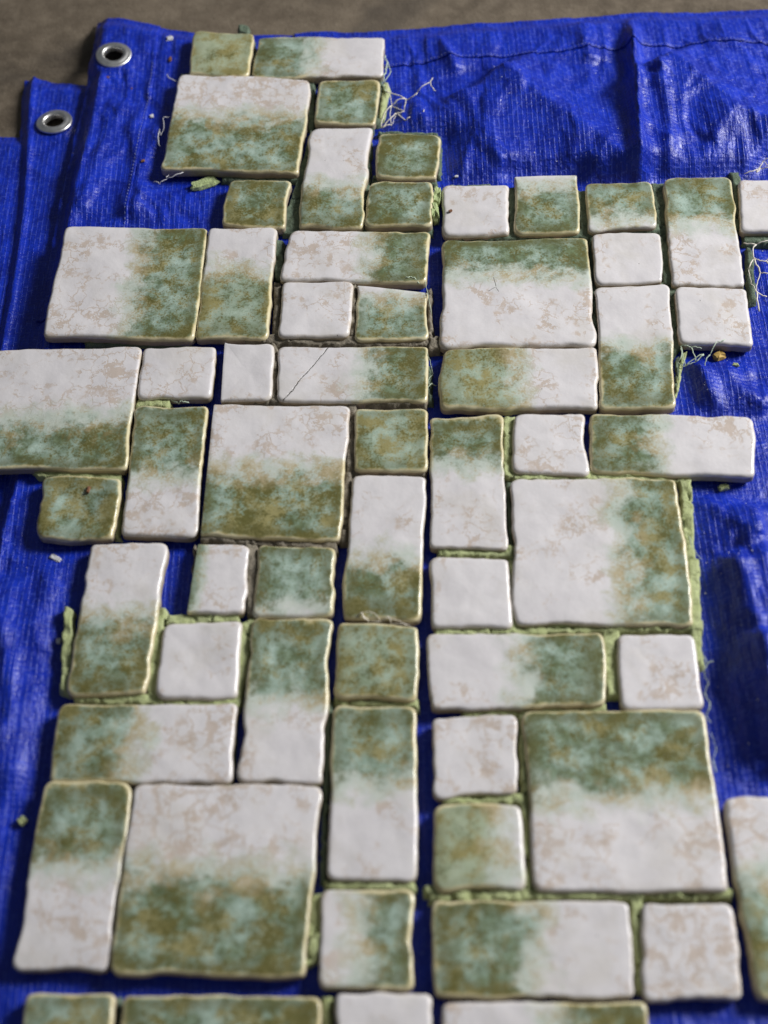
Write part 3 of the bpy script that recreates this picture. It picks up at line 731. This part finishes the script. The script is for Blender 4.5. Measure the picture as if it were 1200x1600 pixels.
sh_mr = make_sheet('tile_sheet', 'middle right tile sheet with a green adhesive strip along its right edge',
 ['R11', 'R12', 'R13', 'R14', 'R15', 'R16', 'R17'],
 [(G, .0084, [(784, 652), (804, 652), (804, 748), (788, 750)]), (D, .0050, bar(793, 745, 800, 860, 12)), (G, .0084, [(796, 734), (940, 738), (1070, 744), (800, 754)]), (G, .0080, bar(800, 742, 1070, 748, 16)),
  (G, .0084, bar(682, 863, 802, 864, 16)), (G, .0080, bar(800, 855, 802, 985, 14)), (G, .0080, bar(678, 985, 1100, 982, 16)), (G, .0080, [(942, 984), (968, 984), (970, 1092), (948, 1090)]),
  (G, .0084, [(1058, 752), (1076, 754), (1090, 870), (1072, 880)]), (G, .0080, [(1070, 878), (1088, 872), (1102, 1042), (1084, 1040)]), (G, .0069, bar(722, 1112, 948, 1108, 14)), (G, .0067, bar(1080, 990, 1098, 1044, 12))])
sh_lr = make_sheet('tile_sheet', 'lower right tile sheet with a large dark green topped tile and brown crackled square',
 ['R18', 'R19', 'R20', 'R21', 'R22'],
 [(G, .0078, bar(814, 1116, 828, 1398, 14)), (G, .0080, bar(690, 1250, 818, 1249, 16)), (G, .0088, bar(668, 1396, 1145, 1402, 18)), (G, .0078, [(984, 1400), (1004, 1400), (1012, 1556), (992, 1552)]), (G, .0088, [(664, 1382), (684, 1384), (684, 1400), (664, 1404)])])
for tid, lab in (('R23', 'white and green tile cut off by the right margin, near the bottom corner'), ('T37', 'oblong tile cut off at the bottom right, white turning dark green')):
    o = make_tile(tid, None); o.name = 'loose_tile'; tag(o, lab, 'tile')

# ------------------------------------------------------------------ torn net, crumbs
def net_tuft(parent, knots, links, mat, r=0.00045, z=0.004, seed=1):
    rr = random.Random(seed); loc = parent.location
    K = [(*at(px, py, z), z + dz) for (px, py, dz) in knots]
    parts = []
    for a, b in links:
        A, B = Vector(K[a]), Vector(K[b]); n = 7
        off = Vector((rr.uniform(-1, 1), rr.uniform(-1, 1), rr.uniform(0, 1))) * (B - A).length * 0.16
        pts = [A.lerp(B, k / n) + off * math.sin(math.pi * k / n) + Vector((rr.uniform(-1, 1), rr.uniform(-1, 1), rr.uniform(-1, 1))) * 0.00035 for k in range(n + 1)]
        parts.append(tube(pts, r * rr.uniform(0.40, 0.95), 5))
    V, Fc = join(parts); V = [Vector(v) - loc for v in V]
    return tag(mesh_obj('mesh_backing', V, Fc, mat, parent), kind='stuff')
net_tuft(sh_ul, [(596, 200, 0), (612, 168, .002), (604, 150, .004), (635, 162, .004), (632, 176, .002), (652, 158, .008), (672, 148, .012), (676, 143, .013), (680, 158, .010), (612, 196, 0), (620, 180, .002), (634, 190, .001), (640, 188, .003), (606, 140, .006), (654, 194, .002), (662, 180, .006)],
 [(0, 1), (1, 2), (1, 3), (3, 4), (4, 1), (3, 5), (5, 6), (6, 7), (6, 8), (1, 9), (9, 10), (10, 4), (10, 11), (11, 12), (2, 13), (2, 3), (14, 15), (0, 10), (0, 9)], M_FIBRE, 0.00055, seed=3)
net_tuft(sh_ul, [(602, 96, .006), (606, 106, .005), (610, 116, .004), (603, 120, .004), (600, 138, .004), (604, 150, .003)], [(0, 1), (1, 2), (1, 3), (3, 4), (4, 5), (2, 4)], M_FIBREG, 0.0007, seed=4)
net_tuft(sh_ul, [(240, 285, .0), (250, 290, .002), (262, 284, .003), (288, 275, .004), (264, 277, .002), (252, 215, .002), (256, 190, .004), (266, 188, .003), (250, 205, .002), (262, 120, .003), (275, 128, .001), (250, 230, .001)],
 [(0, 1), (1, 2), (2, 3), (4, 2), (5, 6), (6, 7), (5, 8), (9, 10), (8, 11)], M_WHITE, 0.0004, seed=5)
net_tuft(sh_ur, [(1180, 275, .004), (1190, 262, .006), (1205, 255, .008), (1186, 270, .004), (1200, 272, .006), (1160, 278, .004), (1215, 268, .006)], [(0, 1), (1, 2), (0, 3), (3, 4), (5, 3), (4, 6), (1, 4)], M_FIBRE, 0.0006, seed=6)
net_tuft(sh_ur, [(1162, 384, .003), (1180, 390, .005), (1204, 386, .006), (1176, 410, .004), (1196, 416, .005), (1168, 425, .003), (1186, 436, .006), (1210, 440, .005), (1180, 462, .004), (1196, 470, .004), (1185, 490, .002), (1172, 450, .004), (1205, 400, .004)],
 [(0, 1), (1, 2), (1, 3), (3, 4), (4, 12), (3, 5), (3, 6), (6, 7), (6, 8), (8, 9), (8, 10), (5, 11), (11, 8), (2, 12), (4, 7)], M_FIBRE, 0.0006, seed=7)
net_tuft(sh_ur, [(1062, 545, .003), (1078, 550, .005), (1094, 552, .005), (1070, 575, .002), (1098, 560, .004), (1086, 570, .003), (1118, 545, .007), (1108, 562, .005), (1102, 585, .001), (1130, 540, .007), (1058, 570, .002)],
 [(0, 1), (1, 2), (0, 3), (3, 5), (5, 4), (1, 5), (6, 7), (7, 8), (6, 9), (3, 10), (0, 10), (3, 4)], M_FIBREG, 0.0005, seed=8)
net_tuft(sh_c, [(550, 974, .004), (566, 968, .009), (578, 976, .005), (571, 977, .008), (596, 978, .005), (607, 973, .008), (612, 980, .004), (634, 982, .005), (642, 984, .003)], [(0, 1), (1, 2), (1, 3), (2, 4), (4, 5), (5, 6), (6, 7), (5, 7), (7, 8), (1, 4)], M_FIBRE, 0.0004, z=0.003, seed=9)
net_tuft(sh_c, [(666, 560, .008), (676, 590, .003), (672, 610, .006), (682, 606, .002), (668, 625, .006), (664, 450, .007), (674, 498, .004), (600, 448, .006), (612, 442, .008), (630, 452, .007), (640, 446, .009), (655, 454, .007)],
 [(0, 1), (1, 2), (2, 3), (2, 4), (5, 6), (7, 8), (8, 9), (9, 10), (10, 11)], M_FIBREG, 0.0004, z=0.002, seed=10)
net_tuft(sh_mr, [(1098, 1030, .004), (1104, 1042, .004), (1112, 1038, .004), (1100, 1055, .002), (1106, 1070, .002), (1100, 1085, .002), (1108, 1098, .001), (1104, 1118, .001), (1110, 1130, .001), (1078, 860, .006), (1094, 878, .004), (1074, 845, .006)], [(0, 1), (1, 2), (1, 3), (3, 4), (4, 5), (5, 6), (6, 7), (7, 8), (9, 10), (11, 9)], M_FIBREG, 0.0004, seed=11)
net_tuft(sh_lr, [(1108, 1150, .005), (1116, 1170, .004), (1112, 1190, .004), (1118, 1210, .003)], [(0, 1), (1, 2), (2, 3)], M_FIBREG, 0.0004, seed=12)
net_tuft(sh_l, [(268, 629, .003), (280, 634, .002), (290, 628, .003), (284, 632, .004), (296, 633, .003)], [(0, 1), (1, 2), (3, 4), (1, 3)], M_FIBREG, 0.0006, seed=13)

def crumb(name, label, cat, px, py, l, w, h, rot, mat, seed, group=None):
    rr = random.Random(seed); n1, n2 = 8, 5
    V = []; Fc = []
    base = at(px, py, 0.003)
    zb = float(zA(np.array([base[0]]), np.array([base[1]]))[0]) + 0.0002
    ca, sa = math.cos(rot), math.sin(rot)
    rows = []
    for k, (zz, sc_) in enumerate(((0, 0.86), (0.5, 1.0), (1.0, 0.82))):
        ring = []
        for i in range(14):
            a = 2 * math.pi * i / 14
            ex = math.copysign(abs(math.cos(a)) ** 0.5, math.cos(a)) * l / 2; ey = math.copysign(abs(math.sin(a)) ** 0.5, math.sin(a)) * w / 2
            j = 1 + rr.uniform(-0.16, 0.16)
            ring.append((ex * sc_ * j * ca - ey * sc_ * j * sa, ex * sc_ * j * sa + ey * sc_ * j * ca, h * zz * (1 + rr.uniform(-0.2, 0.2)) if k else 0))
        rows.append(ring)
    V = [v for r_ in rows for v in r_]; V += [(0, 0, 0), (0, 0, h * 1.02)]
    for k in range(2):
        for i in range(14): Fc.append((k * 14 + i, k * 14 + (i + 1) % 14, (k + 1) * 14 + (i + 1) % 14, (k + 1) * 14 + i))
    for i in range(14):
        Fc.append((42, (i + 1) % 14, i)); Fc.append((28 + i, 28 + (i + 1) % 14, 43))
    o = mesh_obj(name, V, Fc, mat, None, smooth=False); o.location = (*base, zb)
    tag(o, label, cat, group)
    return o
GC = 'loose crumbs on the tarp'
crumb('adhesive_chip', 'curled light green adhesive chip on the tarp below the upper left large tile', 'chip', 318, 287, .022, .0085, .004, .35, M_CHIP, 1, GC)
crumb('adhesive_chip', 'upper of two green chips wedged in the gap left of a white square tile', 'chip', 683, 313, .0056, .0150, .0092, -.15, M_CHIP, 2, GC)
crumb('adhesive_chip', 'lower of two green chips wedged in the gap left of a white square tile', 'chip', 680, 338, .0056, .0140, .0092, -.05, M_CHIP, 3, GC)
crumb('adhesive_chip', 'dark chip with ochre top lying by torn net under the rightmost white square', 'chip', 1124, 556, .0075, .0065, .0045, .4, M_YEL, 4, GC)
crumb('adhesive_chip', 'tiny green crumb on the tarp right of the torn net', 'chip', 1149, 572, .0045, .0028, .0020, -.2, M_GREEN, 5, GC)
crumb('adhesive_chip', 'green crumb on the tarp below the right end of a long white tile', 'chip', 1131, 760, .0068, .0042, .0030, .2, M_GREEN, 6, GC)
crumb('adhesive_chip', 'small pale green crumb on the tarp by the lower left margin', 'chip', 35, 1283, .0048, .0050, .0035, .8, M_GREEN, 7, GC)
crumb('plaster_fleck', 'white fleck on the tarp left of an upright white tile', 'fleck', 86, 870, .0085, .0036, .0009, -.6, M_WHITE, 8, GC)
crumb('plaster_fleck', 'small white fleck at the tarp edge beside green adhesive', 'fleck', 91, 1001, .0030, .0040, .0016, 0, M_WHITE, 9, GC)
crumb('plaster_fleck', 'white fleck on the seam by the top edge near the upper eyelet', 'fleck', 265, 57, .0050, .0055, .0012, .3, M_WHITE, 10, GC)
crumb('plaster_fleck', 'white fleck on the left seam halfway down from the eyelet', 'fleck', 236, 177, .0030, .0036, .0012, .3, M_WHITE, 11, GC)
crumb('bark_fleck', 'brown fleck on the seam right of the upper eyelet', 'fleck', 266, 91, .0024, .0055, .0012, 0, M_BROWN, 12, GC)
crumb('bark_fleck', 'brown fleck just below the upper eyelet', 'fleck', 167, 118, .0036, .0022, .0010, -.6, M_BROWN, 13, GC)
crumb('bark_fleck', 'brown fleck on the tarp below and right of the upper eyelet', 'fleck', 203, 133, .0030, .0022, .0010, .1, M_BROWN, 14, GC)
crumb('bark_fleck', 'rusty fleck lower down the left seam near the large tile', 'fleck', 224, 254, .0028, .0026, .0010, .1, M_BROWN, 15, GC)
crumb('plaster_fleck', 'pale fleck on the tarp above the white square with a red speck', 'fleck', 713, 276, .0030, .0018, .0010, .1, M_WHITE, 16, GC)
o = crumb('rust_speck', 'tiny rust red speck lying on a white square tile', 'speck', 704, 342, .0028, .0024, .0008, .4, M_BROWN, 17); o.location.z = ZT + 0.0002
o = crumb('bark_fleck', 'brown fleck lying in the glossy hollowed green tile at left', 'fleck', 142, 775, .0022, .0050, .0018, -.2, M_BROWN, 18); o.location.z = ZT - 0.0010

def build_grit():
    """fine white and green grit scattered over the tarp"""
    rr = random.Random(99); parts = []
    for i in range(620):
        px, py = rr.uniform(40, 1195), rr.uniform(60, 1590)
        if rr.random() < 0.5: px = rr.choice([rr.uniform(1085, 1195), rr.uniform(620, 1195)]); py = rr.uniform(60, 270) if px < 1085 else rr.uniform(60, 1240)
        x, y = at(px, py)
        xa_, ya_ = np.array([x]), np.array([y])
        if x < interp(LEFT_A, 1, y) + 0.006 or tile_mask(xa_, ya_)[0] > 0.97: continue
        z = float(zA(xa_, ya_)[0]) + 0.0003; s_ = rr.choice([0.00025, 0.0003, 0.0004, 0.0006])
        V = [(x + rr.uniform(-1, 1) * s_, y + rr.uniform(-1, 1) * s_, z + rr.uniform(0, 1) * s_) for _ in range(4)]
        parts.append((V, [(0, 1, 2), (0, 2, 3), (0, 3, 1), (1, 3, 2)]))
    V, Fc = join(parts); o = mesh_obj('grit', V, Fc, M_WHITE, None, smooth=False)
    tag(o, 'fine pale grit scattered over the blue tarp', 'grit', kind='stuff')
build_grit()
